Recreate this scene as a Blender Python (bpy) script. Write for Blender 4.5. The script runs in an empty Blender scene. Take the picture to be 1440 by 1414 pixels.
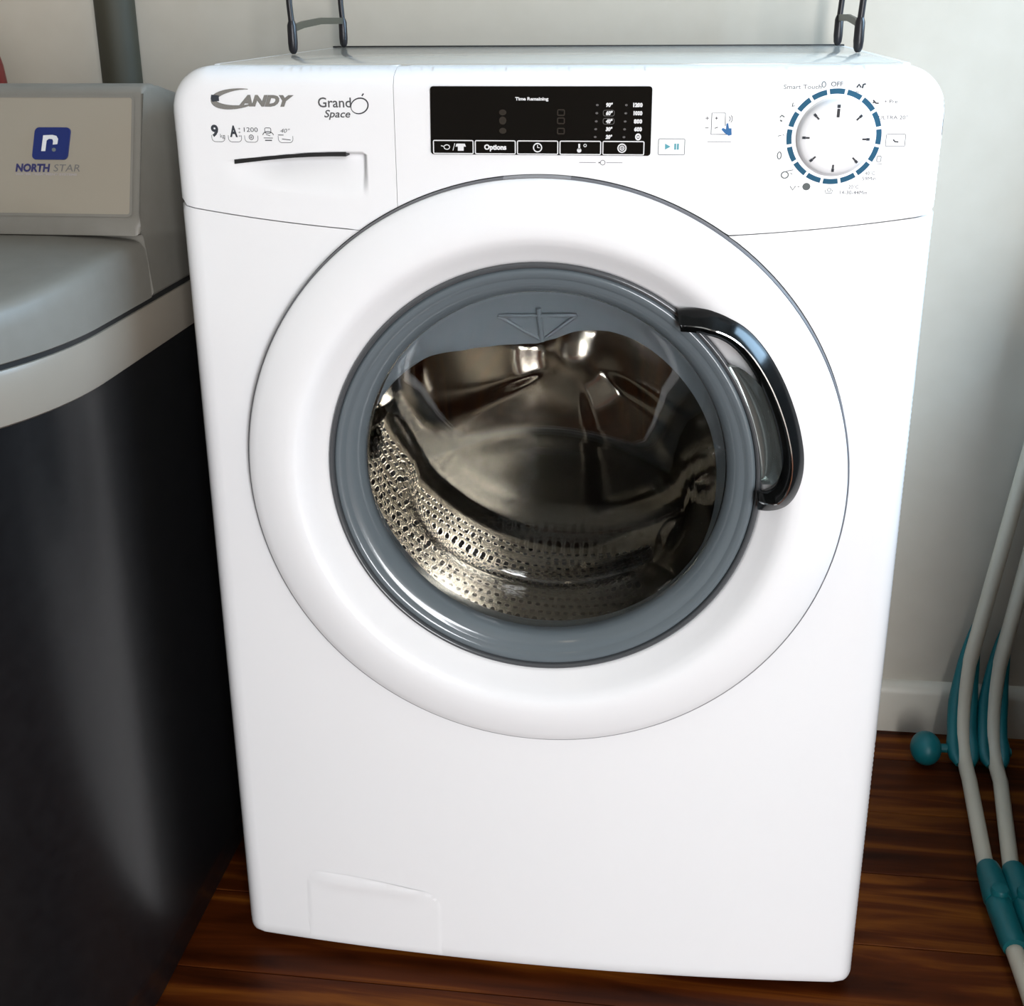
import bpy, bmesh, math, random
from mathutils import Vector, Matrix
from mathutils.geometry import delaunay_2d_cdt
random.seed(7)
PI = math.pi
S = bpy.context.scene
C = S.collection

# ------------------------------------------------------------------ camera
cam_d = bpy.data.cameras.new('camera')
cam = bpy.data.objects.new('camera', cam_d)
C.objects.link(cam)
S.camera = cam
cam_d.sensor_fit = 'HORIZONTAL'
cam_d.sensor_width = 36.0
cam_d.lens = 1698.88 / 1440 * 36
cam_d.shift_x = 7.204 / 1440
cam_d.shift_y = -104.0 / 1440
cam_d.clip_start = 0.02
_p, _y, _r = 0.3390, 0.1301, -0.0081
_f = Vector((-math.sin(_y)*math.cos(_p), math.cos(_y)*math.cos(_p), -math.sin(_p)))
_rt = Vector((math.cos(_y), math.sin(_y), 0)); _up = _rt.cross(_f)
_R = _rt*math.cos(_r) + _up*math.sin(_r); _U = -_rt*math.sin(_r) + _up*math.cos(_r)
cam.matrix_world = Matrix(((_R.x, _U.x, -_f.x, .0941), (_R.y, _U.y, -_f.y, -.9426), (_R.z, _U.z, -_f.z, .8951), (0, 0, 0, 1)))

# ------------------------------------------------------------------ light
W = bpy.data.worlds.new('world'); S.world = W; W.use_nodes = True
W.node_tree.nodes['Background'].inputs[0].default_value = (.80, .90, 1.0, 1)
W.node_tree.nodes['Background'].inputs[1].default_value = 1.6

def area(name, loc, target, sx, sy, power, col):
    l = bpy.data.lights.new(name, 'AREA'); l.shape = 'RECTANGLE'; l.size = sx; l.size_y = sy
    l.energy = power; l.color = col
    o = bpy.data.objects.new(name, l); C.objects.link(o); o.location = loc
    o.rotation_euler = (Vector(target)-Vector(loc)).to_track_quat('-Z', 'Y').to_euler()
    return o
# daylight through the tall glazed door behind the photographer
area('daylight_door', (.875, -2.62, .96), (.875, 0, .96), .64, 1.84, 90, (.96, .97, 1.0))
# sky light through the window in the right wall
area('daylight_window', (1.34, .14, 1.50), (0, .14, 1.40), .50, .95, 44, (.47, .73, 1.0))
# unseen warm fill added to tint the left of the room
lp = bpy.data.lights.new('warm_fill_light', 'POINT'); lp.energy = 1.2; lp.color = (1.0, .82, .58); lp.shadow_soft_size = .10
lpo = bpy.data.objects.new('warm_fill_light', lp); C.objects.link(lpo); lpo.location = (-.55, -1.0, 2.15)

S.view_settings.view_transform = 'Standard'
S.view_settings.look = 'None'
S.view_settings.gamma = 1.0
S.view_settings.use_curve_mapping = False
S.view_settings.exposure = 0.03

# ------------------------------------------------------------------ materials
def mat(name, col, rough=.5, metal=0, trans=0, ior=1.45, coat=0, spec=.5):
    m = bpy.data.materials.new(name); m.use_nodes = True
    b = m.node_tree.nodes['Principled BSDF']
    b.inputs['Base Color'].default_value = (*col, 1)
    b.inputs['Roughness'].default_value = rough
    b.inputs['Metallic'].default_value = metal
    b.inputs['Transmission Weight'].default_value = trans
    b.inputs['IOR'].default_value = ior
    b.inputs['Coat Weight'].default_value = coat
    b.inputs['Coat Roughness'].default_value = .06
    b.inputs['Specular IOR Level'].default_value = spec
    return m

def noisy(name, c1, c2, scale, rough=.5, bump=0, stretch=(1, 1, 1), metal=0, coat=0, detail=4, r2=None):
    m = mat(name, c1, rough, metal, coat=coat)
    nt = m.node_tree; b = nt.nodes['Principled BSDF']
    tc = nt.nodes.new('ShaderNodeTexCoord'); mp = nt.nodes.new('ShaderNodeMapping')
    mp.inputs['Scale'].default_value = stretch
    nz = nt.nodes.new('ShaderNodeTexNoise'); nz.inputs['Scale'].default_value = scale; nz.inputs['Detail'].default_value = detail
    rp = nt.nodes.new('ShaderNodeValToRGB')
    rp.color_ramp.elements[0].position = .32; rp.color_ramp.elements[0].color = (*c1, 1)
    rp.color_ramp.elements[1].position = .68; rp.color_ramp.elements[1].color = (*c2, 1)
    nt.links.new(tc.outputs['Object'], mp.inputs[0]); nt.links.new(mp.outputs[0], nz.inputs['Vector'])
    nt.links.new(nz.outputs[0], rp.inputs[0]); nt.links.new(rp.outputs[0], b.inputs['Base Color'])
    if bump:
        bp = nt.nodes.new('ShaderNodeBump'); bp.inputs['Strength'].default_value = bump; bp.inputs['Distance'].default_value = .002
        nt.links.new(nz.outputs[0], bp.inputs['Height']); nt.links.new(bp.outputs[0], b.inputs['Normal'])
    return m

M = {}
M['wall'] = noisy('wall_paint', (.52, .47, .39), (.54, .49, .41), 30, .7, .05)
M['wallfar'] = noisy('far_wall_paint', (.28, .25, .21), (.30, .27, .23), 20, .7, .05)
M['ceil'] = noisy('ceiling_paint', (.42, .40, .37), (.44, .42, .39), 20, .8)
M['base'] = mat('baseboard_paint', (.62, .57, .48), .4)
M['frame'] = mat('door_frame_paint', (.8, .8, .78), .4)
M['enamel'] = noisy('white_enamel', (.86, .86, .865), (.865, .865, .87), 8, .22, coat=.3)
M['plastic'] = mat('white_plastic', (.87, .87, .875), .24)
M['gloss'] = mat('glossy_worktop', (.60, .575, .52), .10)
M['ringw'] = mat('white_door_plastic', (.87, .87, .875), .20)
M['knobw'] = mat('white_knob_plastic', (.84, .84, .85), .28)
M['joint'] = mat('grey_joint', (.16, .16, .16), .6)
M['shell'] = mat('dark_inner_shell', (.05, .05, .055), .6)
M['slot'] = mat('black_slot', (.012, .012, .012), .5)
M['seam'] = mat('grey_seam_trim', (.15, .15, .16), .35)
M['seamtab'] = mat('light_grey_tab', (.28, .28, .29), .35)
M['bezel'] = mat('blue_grey_bezel', (.125, .15, .165), .16, coat=.4)
M['bezdark'] = mat('dark_bezel_lip', (.07, .075, .08), .2, coat=.4)
M['rubber'] = noisy('grey_rubber', (.22, .265, .30), (.245, .29, .33), 40, .4)
M['glass'] = mat('door_glass', (.97, .98, .97), 0.0, trans=1, ior=1.45)
M['steel'] = noisy('drum_steel', (.33, .31, .28), (.40, .375, .34), 25, .13, .03, metal=1)
M['steel2'] = noisy('lifter_steel', (.33, .31, .285), (.40, .38, .35), 18, .10, .02, metal=1)
M['steel3'] = noisy('drum_back_steel', (.41, .375, .315), (.49, .45, .385), 14, .18, .02, metal=1)
M['hole'] = mat('drum_hole', (.01, .01, .01), .6)
M['dimple'] = mat('hole_rim_steel', (.75, .72, .68), .12, metal=1)
M['hblack'] = mat('handle_black_gloss', (.005, .0055, .0055), .13, spec=.25)
M['hgrey'] = mat('handle_pocket_grey', (.24, .27, .26), .18, metal=.7)
M['emblemwhite'] = mat('emblem_white', (.6, .6, .6), .4)
M['chrome'] = mat('chrome', (.8, .8, .8), .08, metal=1)
M['screen'] = mat('black_display_glass', (.006, .005, .004), .05, spec=.35)
M['print_w'] = mat('print_white', (.75, .75, .75), .6, spec=.1)
M['print_dim'] = mat('print_dim_grey', (.030, .024, .018), .6, spec=.1)
M['print_led'] = mat('print_mid_grey', (.12, .115, .11), .6, spec=.1)
M['print_g'] = mat('print_light_grey', (.10, .10, .10), .6, spec=.1)
M['print_mg'] = mat('print_grey', (.06, .06, .065), .6, spec=.1)
M['print_d'] = mat('print_dark', (.05, .055, .065), .6, spec=.1)
M['print_pale'] = mat('print_pale_grey', (.13, .145, .145), .6, spec=.1)
M['print_teal'] = mat('print_teal', (.12, .38, .44), .6, spec=.1)
M['print_blue'] = mat('print_blue', (.05, .16, .36), .6, spec=.1)
M['dialblue'] = mat('dial_ring_blue', (.026, .105, .18), .6, spec=.1)
M['silver'] = mat('silver_badge', (.50, .49, .47), .25, metal=.8)
M['softgrey'] = noisy('softener_grey_plastic', (.165, .155, .132), (.175, .165, .142), 60, .5, .02)
M['softpanel'] = mat('softener_panel_beige', (.265, .235, .185), .4)
M['softband'] = mat('softener_band', (.24, .21, .17), .4)
M['softblack'] = noisy('softener_black', (.004, .004, .0045), (.006, .006, .0065), 80, .33, .01)
M['navy'] = mat('navy_badge', (.008, .018, .11), .3)
M['navytext'] = mat('navy_text', (.02, .02, .09), .5)
M['greytext'] = mat('softener_grey_text', (.12, .115, .11), .5)
M['tagline'] = mat('tagline_print', (.30, .27, .26), .5)
M['blackm'] = mat('black_painted_metal', (.012, .010, .012), .35)
M['strap'] = mat('olive_grey_bar', (.06, .054, .036), .4)
M['pipe'] = noisy('dark_pipe', (.038, .034, .020), (.046, .041, .026), 12, .65, stretch=(1, 1, .1))
M['red'] = mat('red_plastic', (.12, .006, .004), .35)
M['tube'] = mat('white_coated_tube', (.62, .56, .45), .38)
M['teal'] = noisy('teal_plastic', (.004, .125, .14), (.005, .14, .155), 30, .4)
M['cab'] = noisy('shade_cupboard_wood', (.05, .028, .018), (.08, .045, .028), 6, .45, stretch=(8, 8, 1))
M['gapdark'] = mat('joint_dark', (.012, .006, .004), .8)

def wood():
    m = bpy.data.materials.new('red_brown_laminate'); m.use_nodes = True
    nt = m.node_tree; b = nt.nodes['Principled BSDF']; b.inputs['Roughness'].default_value = .42
    b.inputs['Specular IOR Level'].default_value = .10
    tc = nt.nodes.new('ShaderNodeTexCoord'); oi = nt.nodes.new('ShaderNodeObjectInfo')
    mp = nt.nodes.new('ShaderNodeMapping'); mp.inputs['Scale'].default_value = (2.2, 22, 1)
    add = nt.nodes.new('ShaderNodeVectorMath'); add.operation = 'ADD'
    mul = nt.nodes.new('ShaderNodeMath'); mul.operation = 'MULTIPLY'; mul.inputs[1].default_value = 40
    cmb = nt.nodes.new('ShaderNodeCombineXYZ')
    nt.links.new(oi.outputs['Random'], mul.inputs[0])
    for k in range(3): nt.links.new(mul.outputs[0], cmb.inputs[k])
    nt.links.new(tc.outputs['Object'], mp.inputs[0]); nt.links.new(mp.outputs[0], add.inputs[0]); nt.links.new(cmb.outputs[0], add.inputs[1])
    n1 = nt.nodes.new('ShaderNodeTexNoise'); n1.inputs['Scale'].default_value = 1.6; n1.inputs['Detail'].default_value = 7; n1.inputs['Distortion'].default_value = .8
    nt.links.new(add.outputs[0], n1.inputs['Vector'])
    rp = nt.nodes.new('ShaderNodeValToRGB'); e = rp.color_ramp.elements
    e[0].position = .30; e[0].color = (.026, .005, .001, 1)
    e[1].position = .72; e[1].color = (.24, .072, .008, 1)
    q = e.new(.5); q.color = (.085, .018, .003, 1)
    nt.links.new(n1.outputs[0], rp.inputs[0])
    hs = nt.nodes.new('ShaderNodeHueSaturation'); mr = nt.nodes.new('ShaderNodeMapRange')
    mr.inputs[3].default_value = .7; mr.inputs[4].default_value = 1.2
    nt.links.new(oi.outputs['Random'], mr.inputs[0]); nt.links.new(mr.outputs[0], hs.inputs['Value'])
    nt.links.new(rp.outputs[0], hs.inputs['Color']); nt.links.new(hs.outputs[0], b.inputs['Base Color'])
    return m
M['wood'] = wood()

# ------------------------------------------------------------------ helpers
def obj(name, verts, faces, m, parent=None, smooth=True, angle=35):
    me = bpy.data.meshes.new(name); me.from_pydata([tuple(v) for v in verts], [], faces); me.update()
    return fin(name, me, m, parent, smooth, angle)

def fin(name, me, m, parent=None, smooth=True, angle=35):
    me.materials.clear()
    me.materials.append(M[m])
    if smooth:
        me.shade_smooth() if hasattr(me, 'shade_smooth') else None
        if angle is not None and hasattr(me, 'set_sharp_from_angle'): me.set_sharp_from_angle(angle=math.radians(angle))
    o = bpy.data.objects.new(name, me); C.objects.link(o)
    if parent:
        o.parent = parent
        o.matrix_parent_inverse = Matrix.Translation(-parent.location)
    return o

def frombm(name, bm, m, parent=None, smooth=True, angle=35):
    bmesh.ops.recalc_face_normals(bm, faces=bm.faces)
    me = bpy.data.meshes.new(name); bm.to_mesh(me); bm.free()
    return fin(name, me, m, parent, smooth, angle)

def box(name, lo, hi, m, parent=None, bev=.0, seg=2):
    bm = bmesh.new()
    bmesh.ops.create_cube(bm, size=1)
    for v in bm.verts:
        v.co = Vector([(lo[k]+hi[k])/2 + v.co[k]*(hi[k]-lo[k]) for k in range(3)])
    if bev: bmesh.ops.bevel(bm, geom=bm.edges[:], offset=bev, segments=seg, affect='EDGES', profile=.5)
    return frombm(name, bm, m, parent, smooth=bool(bev))

def thing(name, label, cat, loc=(0, 0, 0), group=None):
    o = bpy.data.objects.new(name, None); C.objects.link(o); o.location = loc; o.empty_display_size = .05
    o['label'] = label; o['category'] = cat
    if group: o['group'] = group
    return o

def tag(o, label, cat, group=None):
    o['label'] = label; o['category'] = cat
    if group: o['group'] = group
    return o

def struct(o):
    o['kind'] = 'structure'; return o

def lathe(name, prof, m, parent, centre=(0, 0, 0), n=128, a0=0, a1=2*PI, angle=40, closed_prof=False):
    """revolve (r, y) about the Y axis through centre"""
    full = abs(a1-a0-2*PI) < 1e-6
    vs, fs = [], []; k = len(prof); na = n if full else n+1
    for i in range(na):
        a = a0+(a1-a0)*i/n
        for r, y in prof: vs.append((centre[0]+r*math.cos(a), centre[1]+y, centre[2]+r*math.sin(a)))
    for i in range(n):
        j = (i+1) % na
        for q in range(k if closed_prof else k-1):
            q2 = (q+1) % k
            fs.append((i*k+q, i*k+q2, j*k+q2, j*k+q))
    if closed_prof and not full:
        fs.append(tuple(range(k))); fs.append(tuple(reversed(range((na-1)*k, na*k))))
    return obj(name, vs, fs, m, parent, angle=angle)

def sweep(name, path, rad, m, parent=None, n=12, cap=True, prof=None, radii=None, up=None, angle=50):
    """round tube (or 2D profile) along a 3D path"""
    path = [Vector(p) for p in path]; vs, fs = [], []
    L = len(path); prev = None
    if prof is None: prof2 = [(math.cos(2*PI*i/n), math.sin(2*PI*i/n)) for i in range(n)]
    else: prof2 = prof; n = len(prof)
    for i, p in enumerate(path):
        t = (path[min(i+1, L-1)]-path[max(i-1, 0)]).normalized()
        if up is not None: s = up[i] if isinstance(up, list) else Vector(up)
        elif prev is None: s = Vector((0, 0, 1)) if abs(t.z) < .9 else Vector((1, 0, 0))
        else: s = prev
        s = (s - t*s.dot(t)).normalized(); prev = s; b = t.cross(s)
        r = (radii[i] if radii else rad)
        for a, c in prof2: vs.append(p + s*(a*r) + b*(c*r))
    for i in range(L-1):
        for k in range(n): fs.append((i*n+k, i*n+(k+1) % n, (i+1)*n+(k+1) % n, (i+1)*n+k))
    if cap: fs.append(tuple(reversed(range(n)))); fs.append(tuple(range((L-1)*n, L*n)))
    bm = bmesh.new(); bv = [bm.verts.new(v) for v in vs]
    for f in fs: bm.faces.new([bv[k] for k in f])
    return frombm(name, bm, m, parent, angle=angle)

def inside(pt, poly):
    x, y = pt; c = False; j = len(poly)-1
    for i in range(len(poly)):
        xi, yi = poly[i]; xj, yj = poly[j]
        if (yi > y) != (yj > y) and x < (xj-xi)*(y-yi)/(yj-yi)+xi: c = not c
        j = i
    return c

def pdist(pt, poly):
    px, py = pt; best = 81.0; ax, ay = poly[-1]
    for bx_, by_ in poly:
        dx = bx_-ax; dy = by_-ay; q = dx*dx+dy*dy
        t = ((px-ax)*dx+(py-ay)*dy)/q if q > 1e-14 else 0.0
        t = 0.0 if t < 0 else 1.0 if t > 1 else t
        ex = ax+dx*t-px; ey = ay+dy*t-py; e = ex*ex+ey*ey
        if e < best: best = e
        ax, ay = bx_, by_
    return math.sqrt(best)

def sheet(name, outline, pts, yfun, m, parent, rim=.012, margin=.0003):
    """a curved front sheet (x, z outline) whose depth is yfun(x, z), with a rim turned back"""
    n = len(outline)
    inner = [p for p in pts if inside(p, outline) and pdist(p, outline) > margin]
    vv = [Vector(p) for p in outline] + [Vector(p) for p in inner]
    ov, oe, of, _, _, _ = delaunay_2d_cdt(vv, [], [list(range(n))], 1, 1e-6)
    vs = [(v.x, yfun(v.x, v.y), v.y) for v in ov]
    fs = [tuple(f) for f in of]
    me = bpy.data.meshes.new(name)
    # orient towards -Y
    ff = []
    for f in fs:
        a, b, c = (Vector(vs[k]) for k in f[:3])
        ff.append(f if (b-a).cross(c-a).y < 0 else tuple(reversed(f)))
    cnt = {}
    for f in ff:
        for k in range(len(f)):
            e = (f[k], f[(k+1) % len(f)]); cnt[e] = 1
    bd = [e for e in cnt if (e[1], e[0]) not in cnt]
    base = len(vs); mp = {}
    nv = list(vs)
    for a, b in bd:
        for q in (a, b):
            if q not in mp:
                mp[q] = (len(nv), len(nv)+1); x, y, z = vs[q]; nv.append((x, y, z)); nv.append((x, max(y, 0)+rim if rim else y, z))
    nf = list(ff)
    if rim:
        for a, b in bd: nf.append((mp[b][0], mp[a][0], mp[a][1], mp[b][1]))
    me.from_pydata(nv, [], nf); me.update()
    o = fin(name, me, m, parent, True, None)
    h = 2e-4; nr = []
    for i, (x, y, z) in enumerate(nv):
        if i < base:
            dx = (yfun(x+h, z)-yfun(x-h, z))/(2*h); dz = (yfun(x, z+h)-yfun(x, z-h))/(2*h)
            nr.append(Vector((dx, -1, dz)).normalized())
        else: nr.append(Vector((0, 0, 0)))
    me.normals_split_custom_set_from_vertices(nr)
    return o

def text_mesh(body, size, shear=0, bold=0, align='LEFT', space=1.0):
    cu = bpy.data.curves.new('t', 'FONT'); cu.body = body; cu.size = size; cu.shear = shear; cu.offset = bold
    cu.align_x = align; cu.resolution_u = 3; cu.space_character = space
    o = bpy.data.objects.new('t', cu); C.objects.link(o)
    dg = bpy.context.evaluated_depsgraph_get()
    me = bpy.data.meshes.new_from_object(o.evaluated_get(dg))
    bpy.data.objects.remove(o); bpy.data.curves.remove(cu)
    return me

# ------------------------------------------------------------------ room
WY = .472
RX0, RX1, RY0 = -1.0, 1.32, -2.6
struct(box('wall_back', (RX0-.1, WY, 0), (RX1+.1, WY+.1, 2.4), 'wall'))
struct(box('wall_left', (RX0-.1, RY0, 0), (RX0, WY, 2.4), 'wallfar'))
bmw = bmesh.new()
for lo, hi in (((RX1, RY0, 0), (RX1+.1, -.13, 2.4)), ((RX1, .41, 0), (RX1+.1, WY, 2.4)), ((RX1, -.13, 0), (RX1+.1, .41, 1.0)), ((RX1, -.13, 2.0), (RX1+.1, .41, 2.4))):
    g = bmesh.ops.create_cube(bmw, size=1)
    for v in g['verts']: v.co = Vector([(lo[k]+hi[k])/2+v.co[k]*(hi[k]-lo[k]) for k in range(3)])
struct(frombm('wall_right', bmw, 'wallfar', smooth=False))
wn = bpy.data.objects.new('window_1', None); C.objects.link(wn); wn.location = (RX1, .14, 1.0); struct(wn)
for lo, hi in (((RX1-.01, -.13, 1.0), (RX1+.02, -.10, 2.0)), ((RX1-.01, .37, 1.0), (RX1+.02, .41, 2.0)), ((RX1-.01, -.10, 1.96), (RX1+.02, .37, 2.0)), ((RX1-.01, -.10, 1.0), (RX1+.02, .37, 1.04))):
    box('window_frame', lo, hi, 'frame', wn)
box('window_sill', (RX1-.06, -.15, .975), (RX1, .43, 1.0), 'frame', wn)
struct(box('ceiling', (RX0-.1, RY0-.1, 2.4), (RX1+.1, WY+.1, 2.5), 'ceil'))
# front wall behind the photographer with the tall door opening
bmw = bmesh.new()
for lo, hi in (((RX0-.1, RY0-.1, 0), (.54, RY0, 2.4)), ((1.21, RY0-.1, 0), (RX1+.1, RY0, 2.4)), ((.54, RY0-.1, 1.96), (1.21, RY0, 2.4))):
    g = bmesh.ops.create_cube(bmw, size=1)
    for v in g['verts']: v.co = Vector([(lo[k]+hi[k])/2+v.co[k]*(hi[k]-lo[k]) for k in range(3)])
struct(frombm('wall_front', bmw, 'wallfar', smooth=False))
dr = bpy.data.objects.new('door_1', None); C.objects.link(dr); dr.location = (.875, RY0, 0); struct(dr)
box('door_frame', (.54, RY0-.06, 0), (.58, RY0+.01, 1.96), 'frame', dr)
box('door_frame', (1.17, RY0-.06, 0), (1.21, RY0+.01, 1.96), 'frame', dr)
box('door_frame', (.58, RY0-.06, 1.91), (1.17, RY0+.01, 1.96), 'frame', dr)
box('door_mullion', (.86, RY0-.05, 0), (.89, RY0, 1.91), 'frame', dr)

# skirting on the back wall: plinth board with a rounded top bead
pf = [(0, 0), (.014, 0), (.014, .055), (.012, .062), (.006, .068), (0, .069)]
vs = []; 
for x in (RX0, RX1):
    for d, z in pf: vs.append((x, WY-d, z))
k = len(pf); fs = [(i, (i+1) % k, k+(i+1) % k, k+i) for i in range(k)]
struct(obj('baseboard_back', vs, fs, 'base', angle=50))

# plank floor, planks running along the back wall
fl = obj('floor', [(RX0-.1, RY0-.1, -.012), (RX1+.1, RY0-.1, -.012), (RX1+.1, WY+.1, -.012), (RX0-.1, WY+.1, -.012)], [(0, 1, 2, 3)], 'gapdark', smooth=False)
struct(fl)
PWD, PLN = .109, .92
bm = bmesh.new(); bmesh.ops.create_cube(bm, size=1)
for v in bm.verts: v.co = Vector((v.co.x*(PLN-.0012), v.co.y*(PWD-.0012), v.co.z*.012-.006))
bmesh.ops.bevel(bm, geom=[e for e in bm.edges if all(v.co.z > -.001 for v in e.verts)], offset=.0005, segments=1, affect='EDGES')
plk = frombm('plank', bm, 'wood', fl, smooth=False)
first = True; row = 0
yy = .177 + PWD*2.5
while yy > -1.35:
    off = random.uniform(-.45, .45); xx = -1.35+off
    while xx < 2.0:
        if first: o = plk; first = False
        else:
            o = plk.copy(); C.objects.link(o); o.parent = fl
        o.location = (xx, yy, random.uniform(-.0004, 0))
        xx += PLN
    yy -= PWD; row += 1
while yy > -2.7:
    xx = -1.35+random.uniform(-.45, .45)
    while xx < 2.0:
        o = plk.copy(); C.objects.link(o); o.parent = fl; o.location = (xx, yy, 0); xx += PLN
    yy -= PWD

# ------------------------------------------------------------------ washing machine
wm = thing('washing_machine', 'white front loading washing machine with round glass door and black display', 'washing machine')
ZC = .5215                       # door axis height
HW = .2985                       # half width
RE = .018

def rdist(x, z):
    """distance inside the cabinet outline (rounded top corners, open bottom)"""
    r = .034; ax = HW-abs(x); az = .850-z
    if ax < r and az < r: return r-math.hypot(r-ax, r-az)
    return min(ax, az)

def bulge(x): return -.014*(1-(x/HW)**2)

def edge_y(x, z):
    d = max(rdist(x, z), 0)
    y = bulge(x)
    if d < RE: y += RE-math.sqrt(max(RE*RE-(RE-d)**2, 0))
    if z < .02: y += .35*(.02-z)**2/.01
    return y

def sstep(a, b, t):
    t = max(0, min(1, (t-a)/(b-a))); return t*t*(3-2*t)

def grip_top(x): return .7795+.0065*sstep(-.25, -.165, x)
def grip_bot(x): return .7585-.0068*sstep(-.25, -.15, x)
def drawer_y(x, z):
    y = edge_y(x, z)
    zt, zb = grip_top(x), grip_bot(x)
    if zb-.004 < z < zt+.0005:
        t = (z-zb)/(zt-zb)
        dep = .011*sstep(-.05, .95, t)*sstep(-.256, -.205, x)*(1-sstep(-.1395, -.136, x))*(1-sstep(zt-.0015, zt+.0005, z))
        y += dep
    return y

GAP = .00045
def seam_z(x): return .7225+.0205*(abs(x)/HW)**2.3
RH = .2504
# where seam meets the door hole
xa = .05
for _ in range(4000):
    if math.hypot(xa, seam_z(xa)-ZC) >= RH: break
    xa += .0001
ang = math.atan2(seam_z(xa)-ZC, xa)
def arc(a0, a1, n, R=RH): return [(R*math.cos(a0+(a1-a0)*i/n), ZC+R*math.sin(a0+(a1-a0)*i/n)) for i in range(n+1)]
def lin(p, q, n): return [(p[0]+(q[0]-p[0])*i/n, p[1]+(q[1]-p[1])*i/n) for i in range(n)]
def seam(x0, x1, dz, n=26): return [(x0+(x1-x0)*i/n, seam_z(x0+(x1-x0)*i/n)+dz) for i in range(n)]

# interior sample points shared by the sheets
pts = []
for kk in range(1, 7):
    ph = kk/7*PI/2; d = RE*(1-math.cos(ph))
    x = HW-d; z = .012
    while z < .85-.034:
        pts += [(x, z), (-x, z)]; z += .005
    r = .034-d
    for i in range(17):
        a = PI/2*i/16; pts += [(HW-.034+r*math.cos(a), .816+r*math.sin(a)), (-(HW-.034+r*math.cos(a)), .816+r*math.sin(a))]
    x = -HW+.034+.006
    while x < HW-.034: pts.append((x, .85-d)); x += .008
gx = -.278
while gx < .279:
    gz = .016
    while gz < .832:
        if rdist(gx, gz) >= RE: pts.append((gx+random.uniform(-.0005, .0005), gz+random.uniform(-.0005, .0005)))
        gz += .009
    gx += .009

# lower front panel
lowA = ang
ol = seam(-HW, -xa, -GAP, 20) + [(-xa, seam_z(xa)-GAP)]
ol += [p for p in arc(PI-ang, 2*PI+ang, 150)][1:-1] + [(xa, seam_z(xa)-GAP)]
ol += seam(xa, HW, -GAP, 20)[1:] + [(HW, seam_z(HW)-GAP)]
rb = .009
ol += lin((HW, .735), (HW, .012+rb), 145)[1:] + [(HW-rb+rb*math.cos(a), .012+rb-rb*math.sin(a)) for a in [PI/2*i/8 for i in range(9)]]
ol += lin((HW-rb, .012), (-HW+rb, .012), 60)[1:] + [(-HW+rb-rb*math.sin(a), .012+rb-rb*math.cos(a)) for a in [PI/2*i/8 for i in range(9)]]
ol += lin((-HW, .012+rb), (-HW, .735), 145)[1:]
sheet('front_panel', ol, pts, edge_y, 'enamel', wm, rim=.016)

# detergent drawer front (left) and fascia (right)
XD = -.1125
ad = math.acos(XD/RH) if abs(XD) < RH else 0
zd = ZC+math.sqrt(RH*RH-XD*XD)
top = lambda x0, x1, n: lin((x0, .850), (x1, .850), n)
rc = .034
cl = [(-HW+rc-rc*math.cos(a), .816+rc*math.sin(a)) for a in [PI/2*i/12 for i in range(13)]]
cr = [(HW-rc+rc*math.sin(a), .816+rc*math.cos(a)) for a in [PI/2*i/12 for i in range(13)]]
od = lin((-HW, seam_z(HW)+GAP), (-HW, .816), 18) + cl + top(-HW+rc, XD-GAP/2, 20)[1:] + lin((XD-GAP/2, .850), (XD-GAP/2, zd), 16)
a_s = math.atan2(zd-ZC, XD-GAP/2)
od += [p for p in arc(a_s, PI-ang, 20)] + list(reversed(seam(-HW, -xa, GAP, 18)))[:-1]
dpts = list(pts)
fx = -.262
while fx < -.130:
    fz = .748
    while fz < .792: dpts.append((fx, fz)); fz += .0016
    fx += .0022
drw = sheet('detergent_drawer', od, dpts, drawer_y, 'plastic', wm, rim=.016, margin=.0003)
of_ = lin((XD+GAP/2, zd), (XD+GAP/2, .850), 16) + top(XD+GAP/2, HW-rc, 40) + cr + lin((HW, .816), (HW, seam_z(HW)+GAP), 18)[1:]
of_ += list(reversed(seam(xa, HW, GAP, 18)))
of_ += [p for p in arc(ang, math.atan2(zd-ZC, XD+GAP/2), 60)][1:]
fas = sheet('control_fascia', of_, pts, edge_y, 'plastic', wm, rim=.016, margin=.0003)

# cabinet shell: sides, back, floor pan (open front)
def rbox_shell(name, m):
    outl = [(-HW+.001, .02), (-HW+.001, .842), (HW-.001, .842), (HW-.001, .02)]
    bm = bmesh.new(); y0, y1 = .012, .435; th = .004
    def q(a, b): 
        g = bmesh.ops.create_cube(bm, size=1)
        for v in g['verts']: v.co = Vector([(a[k]+b[k])/2+v.co[k]*(b[k]-a[k]) for k in range(3)])
    q((-HW+.0006, y0+.008, .02), (-HW+th, y1, .8145)); q((HW-th, y0+.008, .02), (HW-.0006, y1, .8145))
    q((-HW+th, y1-th, .02), (HW-th, y1, .8145)); q((-HW+th, y0+.02, .02), (HW-th, y1-th, .024))
    return frombm(name, bm, m, wm, smooth=False)
rbox_shell('cabinet', 'enamel')
# dark plate behind the panel joints
ol2 = [(-HW+.008, .03), (HW-.008, .03), (HW-.008, .825), (-HW+.008, .825)]
bp_out = [(-HW+.006, .02), (HW-.006, .02), (HW-.006, .832), (-HW+.006, .832)]
vs, fs = [], []; nn = 96
for i in range(nn):
    a = 2*PI*i/nn; c_, s_ = math.cos(a), math.sin(a)
    k1 = min((HW-.006)/max(abs(c_), 1e-6), ((.832-ZC) if s_ > 0 else (ZC-.02))/max(abs(s_), 1e-6))
    vs += [(c_*.245, .018, ZC+s_*.245), (c_*k1, .018, ZC+s_*k1)]
fs = [(2*i, 2*i+1, 2*((i+1) % nn)+1, 2*((i+1) % nn)) for i in range(nn)]
obj('joint_backing', vs, fs, 'joint', wm, smooth=False)

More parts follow.
